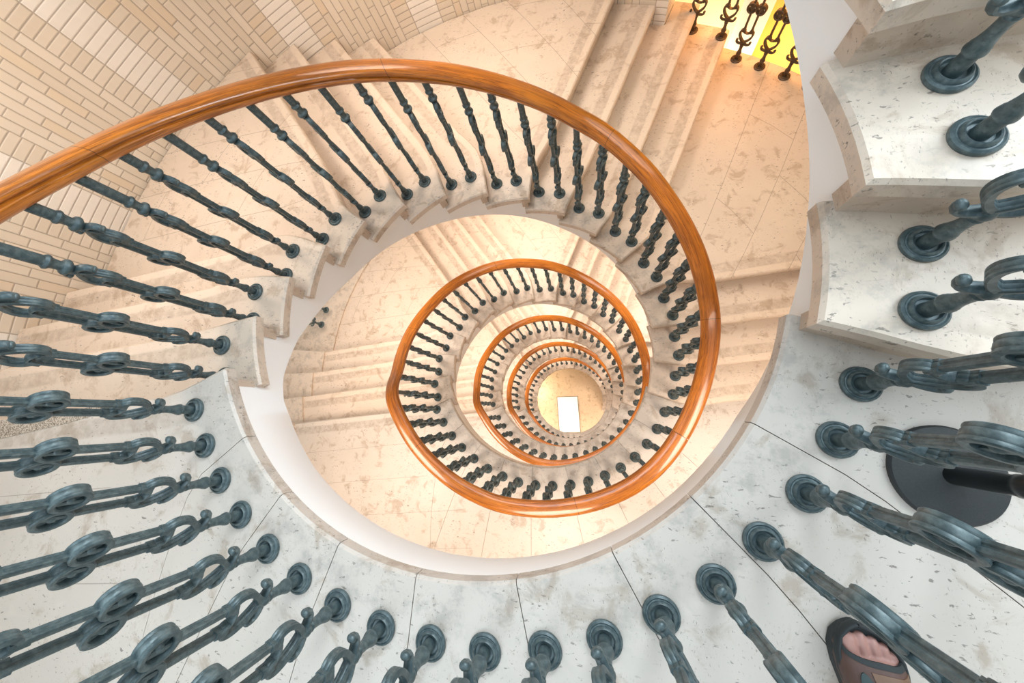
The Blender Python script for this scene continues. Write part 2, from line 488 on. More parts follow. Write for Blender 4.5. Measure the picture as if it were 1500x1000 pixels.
for level in range(0, 5):
    if land0 is None:
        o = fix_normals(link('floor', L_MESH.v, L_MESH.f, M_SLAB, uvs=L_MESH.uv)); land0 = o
        link('slab_joint', B_MESH.v, B_MESH.f, M_MORTAR, o); fix_normals(link('riser', R0.v, R0.f, M_RISER, o))
    else:
        o = land0.copy(); C.objects.link(o)
        for ch in land0.children:
            q = ch.copy(); C.objects.link(q); q.parent = o
        o.location = (0, 0, -16*level*S)
    o.name = f'floor_{level+1}'
    tag(o, f'pale limestone floor of the {LAND[level]}, cut into radial slabs', kind='structure')

# ------------------------------------------------------------------ white string and soffit
BOT = [(17.7, 1.0), (40, 1.35), (60, 1.5), (90, 1.6), (130, 1.7), (150, 1.9), (157, 2.2), (169, 3.0), (180, 3.95), (196, 5.3), (213, 6.4), (238, 8.1), (262, 9.6), (288, 11.3), (301, 12.0), (316, 12.9), (331, 13.95), (345, 14.95), (360, 15.9), (377.7, 16.95)]
def under_top(a):
    """depth of the underside of the slab at polar angle a (17.7..377.7)"""
    if a <= A_NOSE[0]-2.4: return TH-.01
    for k in range(1, 16):
        if a <= A_NOSE[k]-2.4: return k+TH-.01
    return 16+TH
def r_str(a):
    return interp(a, [(17.7, 5.97), (30, 5.84), (146, 5.84), (158, 5.97)])
def string_mesh(a0, a1, r_out):
    g = G()
    angs = []
    a = a0
    marks = sorted([x-2.4+e for x in A_NOSE for e in (-.01, .01)])
    while a < a1: angs.append(a); a += 2.5
    angs.append(a1); angs += [m for m in marks if a0 < m < a1]; angs = sorted(angs)
    for a in angs:
        t = under_top(a); b = interp(a, BOT)
        # section: inner face top, inner face bottom, rounded foot, soffit out to the wall, back up
        q = r_str(a)
        g.v += [PW(q, a, t), PW(q, a, b-.06), PW(q+.05, a, b), PW(r_out, a, b+.25), PW(r_out, a, b-.15), PW(q+.5, a, b-.6), PW(q+.5, a, t)]
    n = 7
    for i in range(len(angs)-1):
        for j in range(n):
            k = (j+1) % n
            g.f.append((i*n+j, i*n+k, (i+1)*n+k, (i+1)*n+j))
    g.f.append(tuple(range(n))[::-1]); g.f.append(tuple((len(angs)-1)*n+j for j in range(n)))
    return g
g = string_mesh(17.7, 377.7, 16.9)
for level in range(0, 5):
    if level == 0:
        o = link('trim_1', g.v, g.f, M_PLASTER, smooth=True, sharp=40); s0 = fix_normals(o)
    else:
        o = s0.copy(); C.objects.link(o); o.location = (0, 0, -16*level*S); o.name = f'trim_{level+1}'
    tag(o, ['white plaster fascia curving under the upper landing and first flight', 'white plaster fascia under the first landing below', 'white plaster fascia under the second landing below', 'white plaster fascia under the third landing below', 'white plaster fascia of the lowest flight'][level], kind='structure')
g2 = string_mesh(157.4, 377.7, 16.9)
o = fix_normals(link('trim_6', g2.v, g2.f, M_PLASTER, smooth=True, sharp=40, loc=(0, 0, 16*S)))
tag(o, 'white plaster fascia under the steps climbing from the upper landing', kind='structure')

# ------------------------------------------------------------------ outer wall
def wall_seg(name, a0, a1, d0, d1, label, m=None, r=R_OUT, th=1.6):
    g = G(); n = max(2, int((a1-a0)/2))
    for i in range(n+1):
        a = a0+(a1-a0)*i/n
        for d in (d0, d1):
            g.v.append(PW(r, a, d)); g.uv.append((a, d))
        for d in (d0, d1):
            g.v.append(PW(r+th, a, d)); g.uv.append((a, d))
    for i in range(n):
        a, b = i*4, i*4+4
        g.f += [(a, b, b+1, a+1), (a+2, a+3, b+3, b+2), (a, a+2, b+2, b), (a+1, b+1, b+3, a+3)]
    g.f += [(0, 1, 3, 2), (n*4, n*4+2, n*4+3, n*4+1)]
    # give the ends of the wall their own tile coordinates
    k = len(g.v)
    for i, base in ((0, a0), (n, a1)):
        pass
    o = fix_normals(link(name, g.v, g.f, m or M_WALL, uvs=g.uv)); tag(o, label, kind='structure'); return o
wall_seg('wall_left', 160, 293.7, -9, 7.4, 'curved wall of cream upright tiles with whiter vertical strips')
wall_seg('wall_front', -25, 160, -9, 96, 'curved tiled wall behind the landings')
wall_seg('wall_back', 216, 293.7, 7.4, 96, 'lower part of the curved tiled wall')
wall_seg('wall_right', 293.7, 335, 14.6, 96, 'tiled wall below the opening to the bright hall')
wall_seg('wall_lower_left', 160, 216, 24.5, 96, 'tiled wall below the second flight opening')
# lintel side of the opening beside the second flight and the hall behind it
wall_seg('wall_hall_left', 158, 218, 6.0, 34, 'plain wall of the passage beside the second flight', M_HALLWHITE, 24, .6)
wall_seg('wall_hall', 302.6, 342, -14, 24, 'yellow wall of the bright hall beyond the opening', M_HALLWALL, 22.6, .6)
wall_seg('wall_hall_cream', 286, 302.6, -14, 24, 'cream wall of the bright hall beside the yellow wall', M_HALLCREAM, 22.4, .6)
def disc(name, r, d, m, label, r0=0.0, a0=0, a1=360, th=.6):
    g = G(); n = 72
    full = a1-a0 >= 360
    if r0 == 0:
        g.lathe([(r*S, -(d+th)*S), (r*S, -d*S)], 72)
    else:
        for i in range(n+1):
            a = a0+(a1-a0)*i/n
            g.v += [PW(r0, a, d), PW(r, a, d), PW(r, a, d+th), PW(r0, a, d+th)]
        for i in range(n):
            b = i*4
            for j in range(4):
                k = (j+1) % 4; g.f.append((b+j, b+k, b+4+k, b+4+j))
        g.f += [(0, 3, 2, 1), (n*4, n*4+1, n*4+2, n*4+3)]
        g.uv = [(0, 0)]*len(g.v)
    o = fix_normals(link(name, g.v, g.f, m)); tag(o, label, kind='structure'); return o
disc('floor_ground', 18.2, 80, M_GROUND, 'tan stone floor at the very bottom of the stairwell')
disc('floor_hall', 22.6, 19, M_HALLWHITE, 'pale floor of the bright hall beyond the opening', 18.6, 280, 342)
g = G()
x, y = 21.6*math.cos(rad(-56.6)), 21.6*math.sin(rad(-56.6))
g.box((x*S-.09, -y*S-.09, -19*S), (x*S+.09, -y*S+.09, 14*S))
tag(link('pillar_1', g.v, g.f, M_HALLWHITE), 'white square pillar in the bright hall', kind='structure')

# ------------------------------------------------------------------ balusters
def part_meshes():
    parts = {}
    g = G(); g.lathe([(.245, 0), (.255, .03), (.248, .062), (.222, .082), (.205, .066), (.19, .07), (.178, .112), (.160, .128), (.145, .118), (.132, .07), (.09, .065)], 30); parts['base'] = g
    g = G(); g.lathe([(.098, .06), (.094, .16), (.090, .31), (.098, .335), (.114, .36), (.116, .385), (.104, .41), (.108, .43), (.094, .46), (.078, .56), (.073, .66), (.074, .74), (.090, .79), (.074, .82), (.098, .855), (.108, .90), (.094, .95), (.075, 1.0), (.05, 1.05)], 16); parts['stem'] = g
    def scroll(f):
        g = G()
        for s in (-1, 1):
            arm = curve_pts([(0, .945), (.11*s, .915), (.21*s, .915), (.285*s, .95), (.318*s, 1.01), (.31*s, 1.05)], 4)
            g.tube(arm, [.056-.020*i/len(arm) for i in range(len(arm))], [.080-.02*i/len(arm) for i in range(len(arm))], 8)
            g.ball((.305*s, 0, 1.06), .060, (1, 1.25, 1))
            h = curve_pts([(.0, 1.0), (.07*s, 1.055), (.16*s, 1.15), (.245*s, 1.29), (.282*s, 1.43), (.265*s, 1.555), (.20*s, 1.63), (.125*s, 1.60), (.10*s, 1.54)], 4)
            g.ribbed(h, [.043-.006*i/len(h) for i in range(len(h))], .076)
            g.ribbed([(.165*s, 1.54), (.165*s, 1.62), (.165*s, 1.74)], [.046, .056, .050], .084)
        g.tube(curve_pts([(-.165, 1.62), (-.12, 1.53), (0, 1.49), (.12, 1.53), (.165, 1.62)], 4), .040, .075, 8)
        g.v = [f(*p) for p in g.v]
        return g
    parts['scroll_low'] = scroll(lambda x, y, z: (x, y, z))
    parts['scroll_high'] = scroll(lambda x, y, z: (x, y, 5.24-.94*z)); parts['scroll_high'].f = [t[::-1] for t in parts['scroll_high'].f]
    for s, nm in ((-1, 'bar_a'), (1, 'bar_b')):
        g = G()
        prof = [(.040, -.054), (.040, -.022), (.029, -.008), (.029, .008), (.040, .022), (.040, .054), (.02, .062), (-.02, .062), (-.040, .054), (-.040, .022), (-.029, .008), (-.029, -.008), (-.040, -.022), (-.040, -.054), (-.02, -.062), (.02, -.062)]
        n = len(prof); zs = [1.58, 3.73]
        vs = [(s*.165+px, py, z) for z in zs for px, py in prof]
        fs = [(j, (j+1) % n, n+(j+1) % n, n+j) for j in range(n)]+[tuple(range(n))[::-1], tuple(range(n, 2*n))]
        g.add(vs, fs); parts[nm] = g
    g = G()
    for s in (-1, 1):
        c = (s*.195, 0, 2.72)
        ring = [(.14, -.075), (.158, -.092), (.20, -.092), (.215, -.078), (.215, -.055), (.207, -.04), (.215, -.025), (.215, .025), (.207, .04), (.215, .055), (.215, .078), (.20, .092), (.158, .092), (.14, .075), (.135, .0)]
        vs = []; fs = []; n = 22; m = len(ring)
        for i in range(n):
            a = 2*PI*i/n
            for r, y in ring: vs.append((c[0]+r*math.cos(a), y, c[2]+1.18*r*math.sin(a)))
        for i in range(n):
            for j in range(m):
                i2, j2 = (i+1) % n, (j+1) % m
                fs.append((i*m+j, i*m+j2, i2*m+j2, i2*m+j))
        g.add(vs, fs)
        for q in range(4):
            a = PI/4+q*PI/2
            g.tube([(c[0]+.03*math.cos(a), c[2]+.03*math.sin(a)), (c[0]+.145*math.cos(a), c[2]+.165*math.sin(a))], [.07, .055], .050, 6)
        g.ball(c, .075, (1, 1.15, 1))
    parts['medallion'] = g
    g = G(); g.lathe([(.05, 4.24), (.07, 4.30), (.095, 4.34), (.10, 4.37), (.08, 4.40), (.105, 4.43), (.148, 4.47), (.155, 4.51), (.14, 4.55), (.10, 4.575), (.088, 4.62), (.096, 4.70), (.104, 4.74), (.132, 4.775), (.138, 4.81), (.118, 4.84), (.104, 4.86)], 16); parts['collar'] = g
    g = G(); g.lathe([(.104, 0), (.104, 1.0)], 14); parts['post'] = g
    return parts
PM = part_meshes()
NAMES = [('base', 'base'), ('stem', 'stem'), ('scroll_low', 'scroll'), ('bar_a', 'bar'), ('bar_b', 'bar'), ('medallion', 'medallion'), ('scroll_high', 'scroll'), ('collar', 'collar'), ('post', 'post')]
B_DATA = {}
for key, nm in NAMES:
    g = PM[key].scaled(S)
    me = bpy.data.meshes.new('baluster_'+nm); me.from_pydata(g.v, [], g.f); me.materials.append(M_IRON)
    me.polygons.foreach_set('use_smooth', [True]*len(me.polygons)); me.set_sharp_from_angle(angle=rad(38)); me.update()
    bm = bmesh.new(); bm.from_mesh(me); bmesh.ops.recalc_face_normals(bm, faces=bm.faces[:]); bm.to_mesh(me); bm.free()
    B_DATA[key] = me
def whole_mesh(post_len):
    vs = []; fs = []
    for key, nm in NAMES:
        me = B_DATA[key]; k = len(vs)
        for v in me.vertices:
            z = v.co.z
            if key == 'post': z = 4.85*S+z*post_len
            vs.append((v.co.x, v.co.y, z))
        fs += [tuple(k+i for i in p.vertices) for p in me.polygons]
    me = bpy.data.meshes.new('baluster'); me.from_pydata(vs, [], fs); me.materials.append(M_IRON)
    me.polygons.foreach_set('use_smooth', [True]*len(me.polygons)); me.set_sharp_from_angle(angle=rad(38)); me.update()
    return me
WHOLE = {}
def baluster(r, a, d, post_top, label, group, detailed=True, turn=90):
    """post_top: height (risers) of the underside of the rail above the foot"""
    rz = rad(-a)-PI/2+rad(turn)          # the open pattern stands radially on the stair
    loc = PW(r, a, d)
    pl = max(.1, post_top-4.85+.18)
    if detailed:
        e = empty('baluster', loc, rz)
        for key, nm in NAMES:
            o = bpy.data.objects.new(nm, B_DATA[key]); C.objects.link(o); o.parent = e
            if key == 'post': o.location = (0, 0, 4.85*S); o.scale = (1, 1, pl)
    else:
        q = round(pl, 1)
        if q not in WHOLE: WHOLE[q] = whole_mesh(q)
        e = bpy.data.objects.new('baluster', WHOLE[q]); C.objects.link(e); e.location = loc; e.rotation_euler = (0, 0, rz)
    tag(e, label, 'baluster', group)
    return e

UPB = [(13.9, 6.78, -1), (6.3, 6.79, -1), (-1.0, 6.78, -2), (-8.2, 6.79, -2)]
L0B = [(21.3, 6.77), (28.8, 6.73), (36.3, 6.73), (44.1, 6.69), (51.7, 6.7), (59.3, 6.68), (67.0, 6.7), (74.7, 6.68), (82.7, 6.66), (90.4, 6.64), (98.1, 6.63), (105.7, 6.61), (113.4, 6.61), (120.9, 6.61), (128.8, 6.62), (136.3, 6.63), (143.7, 6.65), (151.2, 6.68)]
F0B = [(158.8, 6.70), (166.2, 6.73), (173.8, 6.74), (181.3, 6.79), (188.5, 6.78), (195.6, 6.83), (203.0, 6.83), (210.2, 6.8), (217.9, 6.77), (225.0, 6.76), (232.1, 6.75), (239.5, 6.75), (246.9, 6.72), (254.3, 6.68), (262.1, 6.66), (269.5, 6.63), (277.0, 6.61), (284.9, 6.61), (292.3, 6.60), (300.1, 6.66), (307.8, 6.66), (315.3, 6.68), (323.1, 6.67), (330.6, 6.70), (337.9, 6.74), (345.5, 6.77), (352.8, 6.8), (360.5, 6.85), (367.9, 6.88), (375.5, 6.9)]
L1B = [(22.9, 6.9), (30.8, 6.9), (38.4, 6.9), (45.9, 6.89), (53.5, 6.85), (61.0, 6.79), (68.6, 6.74), (76.5, 6.69), (84.5, 6.67), (92.1, 6.67), (100.0, 6.69), (107.6, 6.67), (115.5, 6.67), (123.5, 6.66), (131.4, 6.67), (138.9, 6.69), (146.8, 6.7), (154.0, 6.74)]
F1B = [(161.0, 6.78), (168.2, 6.81), (175.6, 6.83), (182.8, 6.83), (190.2, 6.83), (197.6, 6.80), (205.0, 6.77), (212.2, 6.79), (219.2, 6.82), (226.4, 6.82), (233.4, 6.81), (240.9, 6.81), (248.6, 6.8), (256.0, 6.78), (263.4, 6.75), (271.0, 6.74), (278.6, 6.71), (285.8, 6.69), (293.3, 6.66), (301.0, 6.66), (308.4, 6.67), (315.8, 6.69), (323.3, 6.71), (330.8, 6.72), (338.2, 6.73), (345.4, 6.76), (352.7, 6.8), (360.2, 6.85), (367.3, 6.87), (374.8, 6.88)]
L2B = [(22.6, 6.8), (30.1, 6.75), (37.8, 6.7), (46.0, 6.66), (53.7, 6.63), (61.6, 6.6), (69.3, 6.6), (77.6, 6.62), (85.6, 6.65), (93.6, 6.7), (101.5, 6.7), (109.1, 6.68), (116.9, 6.65), (124.8, 6.63), (132.7, 6.61), (140.7, 6.6), (148.5, 6.6)]
LB = [L0B, L1B, L2B, L2B, L2B]; FB = [F0B, F1B, F1B, F1B, F1B]
H_LAND = 5.27                                            # underside of the rail above a landing
def rail_under(a):
    """depth of the rail underside relative to the landing of its storey, polar angle 17.7..400"""
    if a <= 154: return -H_LAND
    lin = .52-5.42+(a-156.6)/14.73
    w = sstep(154, 172, a)
    v = (1-w)*(-H_LAND)+w*lin
    w2 = sstep(355, 392, a)
    return (1-w2)*v+w2*(16-H_LAND-max(0, (392-a))*.02)
def rail_r(level, a):
    tab = [(x[0], x[1]) for x in LB[level]]+[(x[0], x[1]) for x in FB[level]]
    nxt = LB[min(level+1, 4)]
    tab += [(x[0]+360, x[1]) for x in nxt[:3]]
    return interp(a, tab)
for level in range(5):
    det = level < 2
    for i, (a, r) in enumerate(LB[level]):
        baluster(r, a, 16*level, H_LAND, f'iron baluster on the {LAND[level]}, {ORD[len(LB[level])-i]} from the {FLIGHT[level]}', f'balusters on the {LAND[level]}', det or level == 2)
    for i, (a, r) in enumerate(FB[level]):
        k = 1+i//2; d = 16*level+k
        baluster(r, a, d, k-rail_under(a), f'iron baluster, {"upper" if i % 2 == 0 else "lower"} one on the {ORD[k]} step of the {FLIGHT[level]}', f'balusters on the {FLIGHT[level]}', det)
for i, (a, r, d) in enumerate(UPB):
    baluster(r, a, d, 16+d-rail_under(a+360), f'dark teal iron baluster, {"lower" if i % 2 == 0 else "upper"} one on the {ORD[-d]} step above the upper landing', 'balusters on the steps climbing away')

# ------------------------------------------------------------------ handrails
HALF = [(0, -.27), (.14, -.27), (.20, -.245), (.235, -.19), (.268, -.12), (.285, -.075), (.275, -.04), (.232, -.02), (.222, .008), (.25, .03), (.30, .05), (.325, .09), (.315, .14), (.27, .195), (.20, .23), (.10, .25), (0, .255)]
PROF = [(-x, z) for x, z in HALF[::-1]][:-1]+HALF[:-1]
def rail_mesh(path):
    """path: list of (r, angle, depth of the underside)"""
    g = G(); n = len(PROF); L = 0; prev = None
    plen = [0]
    for (x0, z0), (x1, z1) in zip(PROF, PROF[1:]+PROF[:1]): plen.append(plen[-1]+math.hypot(x1-x0, z1-z0))
    for r, a, d in path:
        p = Vector(PW(r, a, d))
        if prev is not None: L += (p-prev).length
        prev = p
        for j, (x, z) in enumerate(PROF):
            g.v.append(PW(r+x, a, d-.27-z)); g.uv.append((L, plen[j]*S))
    for i in range(len(path)-1):
        for j in range(n):
            k = (j+1) % n
            g.f.append((i*n+j, i*n+k, (i+1)*n+k, (i+1)*n+j))
    g.f.append(tuple(range(n))[::-1]); g.f.append(tuple((len(path)-1)*n+j for j in range(n)))
    return g
RL = ['varnished oak handrail sweeping down from the upper landing along the first flight', 'varnished oak handrail around the first landing below and the second flight',
      'varnished oak handrail around the second landing below and the third flight', 'thin oak handrail ring of the third landing below and fourth flight', 'smallest oak handrail ring along the lowest flight']
J0 = 31.5
for level in range(5):
    path = []
    a = J0+.06
    while a < J0+360:
        if a <= 360+17: dd = rail_under(a)
        else: dd = rail_under(a)
        path.append((rail_r(level, a), a, 16*level+dd)); a += 2
    path.append((rail_r(level, J0+359.9), J0+359.9, 16*level+rail_under(J0+359.9)))
    g = rail_mesh(path)
    o = fix_normals(link('wooden_handrail', g.v, g.f, M_WOOD, smooth=True, sharp=50, uvs=g.uv))
    tag(o, RL[level], 'handrail', 'oak handrails of the staircase')
path = [(6.78, a, -16+rail_under(a+360)) for a in [J0-.1-2*i for i in range(36)]][::-1]
g = rail_mesh(path); o = fix_normals(link('wooden_handrail', g.v, g.f, M_WOOD, smooth=True, sharp=50, uvs=g.uv))
tag(o, 'oak handrail above the steps climbing from the upper landing', 'handrail', 'oak handrails of the staircase')

# outer balustrade beside the bright hall, and the few feet seen beside the second flight
OB = [(-70.3+4, 17.93, 10), (-62.4, 17.93, 11), (-57.9, 17.9, 11), (-54.7+.1, 17.93, 12), (-50.9, 17.94, 12), (-47.0, 17.95, 12), (-43.2, 17.95, 12), (-39.4, 17.95, 12)]
ONM = ['beside the brick pier', 'second from the brick pier', 'third from the brick pier', 'fourth from the brick pier', 'fifth from the brick pier', 'sixth from the brick pier', 'seventh from the brick pier', 'eighth from the brick pier']
for (a, r, d), nm in zip(OB[1:], ONM):
    ob = baluster(r, a, d, 5.6, f'iron baluster with painted-in warm light at the bright hall opening, {nm}', 'balusters at the bright hall opening', turn=0)
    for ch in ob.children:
        ch.material_slots[0].link = 'OBJECT'; ch.material_slots[0].material = M_IRON_WARM_TINT
path = [(17.93, a, interp(a, [(-64, 11-6.0), (-54, 12-5.8), (-36, 12-5.6)])) for a in [-64+i for i in range(29)]]
g = rail_mesh(path); o = fix_normals(link('wooden_handrail', g.v, g.f, M_WOOD, smooth=True, sharp=50, uvs=g.uv))
tag(o, 'oak handrail over the outer balusters at the bright hall opening', 'handrail')
for a, d, nm in ((190.3, 19, 'just above the corner step'), (194.2, 19.0, 'at the corner step')):
    baluster(17.2, a, d-.16, 5.6, f'dark iron baluster at the outer side of the second flight, {nm}', 'outer balusters of the second flight', turn=0)

# stone curb along the outer side of the second flight
for k in range(0, 5):
    a0, a1 = nose(k-1, 16.6)+.1 if k else 156.0, (nose(k, 16.6) if k < 4 else 215.9)
    g = G()
    n = 8
    for i in range(n+1):
        a = a0+(a1-a0)*i/n
        g.v += [PW(16.4, a, 16+k+.02), PW(16.4, a, 16+k-.16), PW(22, a, 16+k-.16), PW(22, a, 16+k+1.3), PW(17.0, a, 16+k+1.3)]
    for i in range(n):
        for j in range(5):
            q = (j+1) % 5; g.f.append((i*5+j, i*5+q, i*5+5+q, i*5+5+j))
    g.f += [(4, 3, 2, 1, 0), tuple(n*5+j for j in range(5))]
    g.uv = [(1.5, 20)]*len(g.v)
    o = fix_normals(link(f'baseboard_{k+1}', g.v, g.f, M_TREAD)); tag(o, f'low stone curb beside the {["landing before the", "first step of the", "second step of the", "third step of the", "fourth step of the"][k]} second flight', kind='structure')

# ------------------------------------------------------------------ anti-slip strip on the landing edge
g = G(); rs = [8.6+.6*i for i in range(14)]
for r in rs:
    w = interp(r, [(8.6, .06), (10, .28), (13, .50), (16.4, .62)])
    f = nose(0, r)-math.degrees(.03/r); b = f-math.degrees(w/r)
    g.v += [PW(r, f, -.012), PW(r, b, -.012), PW(r, b, .002), PW(r, f, .002)]
for i in range(len(rs)-1):
    for j in range(4):
        k = (j+1) % 4; g.f.append((i*4+j, i*4+k, i*4+4+k, i*4+4+j))
g.f += [(3, 2, 1, 0), tuple((len(rs)-1)*4+j for j in range(4))]
m, nt, b = mat('gritty_strip'); n = N(nt)
p = n.new('ShaderNodeNewGeometry').outputs['Position']
c = n.mix(n.step(n.noise(p, 260, 2, .5), .40, .60), (.16, .125, .095, 1), (.52, .44, .36, 1))
nt.links.new(c, b.inputs['Base Color']); b.inputs['Roughness'].default_value = .9
tag(fix_normals(link('anti_slip_strip', g.v, g.f, m)), 'speckled brown gritty strip along the top edge of the first flight', 'strip')

# ------------------------------------------------------------------ white panel on the ground floor
def plan_box(x0, y0, x1, y1, d0, d1, rz=0):
    g = G(); cx, cy = (x0+x1)/2, (y0+y1)/2; hx, hy = (x1-x0)/2*S, (y1-y0)/2*S
    g.box((-hx, -hy, -d1*S), (hx, hy, -d0*S)); return g, (cx*S, -cy*S, 0)
MATX, MATY, MATD = -.65, 2.95, 80
PANEL_C = (-1.0, 2.7)
g, loc = plan_box(PANEL_C[0]-2.0, PANEL_C[1]-3.45, PANEL_C[0]+2.0, PANEL_C[1]+3.45, 79.7, 80)
o = link('floor_mat', g.v, g.f, plain('white_mat', (.95, .95, .95), .5), loc=loc); o.rotation_euler = (0, 0, rad(3))
tag(o, 'bright white rectangular mat on the ground floor', 'mat')
g2, _ = plan_box(PANEL_C[0]-2.12, PANEL_C[1]-3.57, PANEL_C[0]+2.12, PANEL_C[1]+3.57, 79.78, 80.0)
b2 = link('border', g2.v, g2.f, plain('mat_border', (.22, .19, .14), .8), o)

# ------------------------------------------------------------------ post with a round black foot
ox, oy = 7.03, 3.62
e = empty('post_stand', W(ox, oy, 0)); tag(e, 'black post with a round black foot standing on the upper landing', 'stand')
M_BLACK = plain('black_rubber', (.018, .02, .021), .75)
m, nt, b = mat('black_powder_coat'); n = N(nt)
p = n.new('ShaderNodeTexCoord').outputs['Object']
c = n.mix(n.noise(p, 300, 2), (.014, .016, .017, 1), (.035, .04, .042, 1)); nt.links.new(c, b.inputs['Base Color']); b.inputs['Roughness'].default_value = .6
g = G(); g.lathe([(.62, 0), (.625, .05), (.60, .085), (.56, .095), (.10, .16), (.09, .16)], 56).__class__ if False else g.lathe([(.62, 0), (.625, .05), (.60, .085), (.56, .095), (.10, .15), (.09, .155)], 56)
g.scaled(S); fix_normals(link('foot', g.v, g.f, m, e, smooth=True, sharp=40))
g = G(); g.lathe([(.115, .12), (.115, 1.0), (.13, 1.02), (.13, 1.14), (.115, 1.16), (.115, 5.6), (.16, 5.62), (.17, 5.8), (.12, 5.95)], 22)
g.scaled(S); fix_normals(link('pole', g.v, g.f, plain('black_gloss', (.010, .012, .013), .28), e, smooth=True, sharp=40))
g = G(); g.lathe([(.121, 2.05), (.121, 2.10)], 22); g.scaled(S); link('clip', g.v, g.f, plain('steel', (.6, .62, .63), .3, .9), e)

# ------------------------------------------------------------------ the person's sandalled foot
FX, FY = 5.80, 7.04                                       # plan position of the heel
def ring(cx, cy, cz, w, hh, n=20, flat=.0):
    out = []
    for i in range(n):
        t = 2*PI*i/n
        z = math.sin(t)*hh
        if z < 0: z *= (1-flat)
        out.append((cx+math.cos(t)*w, cy, cz+z))
    return out
def loft(g, rings):
    n = len(rings[0]); k0 = len(g.v); vs = [p for r in rings for p in r]; fs = []
    for i in range(len(rings)-1):
        for j in range(n):
            k = (j+1) % n; fs.append((i*n+j, i*n+k, i*n+n+k, i*n+n+j))
    fs.append(tuple(range(n))[::-1]); fs.append(tuple((len(rings)-1)*n+j for j in range(n)))
    g.add(vs, fs)
g = G(); z0 = .026
sec = [(-.004, .012, 0, .018), (.0, .026, 0, .03), (.02, .032, 0, .036), (.05, .034, .0, .04), (.09, .034, .002, .040), (.13, .040, .002, .033), (.165, .047, .0, .026), (.188, .048, -.002, .020), (.205, .042, -.002, .015), (.212, .030, -.002, .010)]
loft(g, [ring(cx, y, z0+hh, w, hh) for y, w, cx, hh in sec])
toes = [(-.031, .205, .252, .0145, .013), (-.0075, .208, .2535, .0105, .0105), (.0115, .205, .246, .0098, .010), (.028, .200, .236, .0092, .0095), (.042, .192, .222, .0088, .009)]
for tx, ya, yb, w, hh in toes:
    L = yb-ya
    loft(g, [ring(tx*.96, ya-.03, z0+hh*1.1, w*.9, hh*1.1), ring(tx, ya, z0+hh, w*.92, hh), ring(tx, ya+L*.45, z0+hh*1.05, w*.93, hh*.98), ring(tx, ya+L*.78, z0+hh*1.0, w*1.05, hh), ring(tx, yb-.003, z0+hh*.9, w*.8, hh*.75), ring(tx, yb, z0+hh*.8, w*.35, hh*.35)])
loft(g, [[(x*1, .052+y2, z) for (x, y2, z) in [(math.cos(2*PI*i/20)*w, math.sin(2*PI*i/20)*dd, zz) for i in range(20)]] for w, dd, zz in ((.034, .05, .045), (.031, .043, .075), (.031, .038, .105), (.034, .040, .15), (.045, .050, .22), (.054, .060, .30), (.055, .060, .36), (.050, .055, .43), (.052, .056, .48))])
skin, nt, b = mat('skin'); n = N(nt)
p = n.new('ShaderNodeTexCoord').outputs['Object']
c = n.mix(n.noise(p, 28, 4), (.36, .17, .14, 1), (.48, .27, .23, 1)); nt.links.new(c, b.inputs['Base Color'])
b.inputs['Roughness'].default_value = .5; b.inputs['Subsurface Weight'].default_value = .08; b.inputs['Subsurface Radius'].default_value = (.01, .004, .002)
HEEL = W(FX, FY, 0)
person = link('person', g.v, g.f, skin, loc=HEEL, smooth=True); person.rotation_euler = (0, 0, rad(4))
md = person.modifiers.new('Remesh', 'REMESH'); md.mode = 'VOXEL'; md.voxel_size = .0024; md.use_smooth_shade = True
md = person.modifiers.new('Smooth', 'SMOOTH'); md.iterations = 3; md.factor = .5
tag(person, 'person standing on the upper landing, only one bare-toed foot in a brown sandal', 'person')
sandal = empty('sandal', (0, 0, 0)); sandal.parent = person; sandal['label'] = 'brown leather open-toed sandal'
def outline(y):
    """left and right edge of the sole at y (m from heel)"""
    l = interp(y, [(-.014, -.004), (-.008, -.022), (.01, -.037), (.05, -.041), (.10, -.042), (.15, -.050), (.19, -.057), (.22, -.056), (.245, -.047), (.262, -.028), (.268, -.012)])
    r = interp(y, [(-.014, .004), (-.008, .022), (.01, .037), (.05, .041), (.10, .043), (.15, .052), (.19, .058), (.215, .054), (.238, .042), (.256, .020), (.268, -.006)])
    return l, r
ys = [-.014, -.011, -.006, .002, .014, .03, .05, .08, .11, .14, .165, .185, .205, .22, .233, .244, .253, .260, .265, .268]
g = G()
for y in ys:
    l, r = outline(y)
    lift = max(0, y-.21)**2*3
    g.v += [(l, y, .002+lift), (r, y, .002+lift), (r+.001, y, .024+lift), (r-.006, y, .029+lift), (l+.006, y, .029+lift), (l-.001, y, .024+lift)]
for i in range(len(ys)-1):
    for j in range(6):
        k = (j+1) % 6; g.f.append((i*6+j, i*6+k, i*6+6+k, i*6+6+j))
g.f += [tuple(range(6))[::-1], tuple((len(ys)-1)*6+j for j in range(6))]; g.uv = [(0, 0)]*len(g.v)
M_RUB = plain('dark_rubber', (.022, .028, .03), .7)
o = fix_normals(link('sole', g.v, g.f, M_RUB, sandal, smooth=True, sharp=35)); o['label'] = 'dark rubber sole'
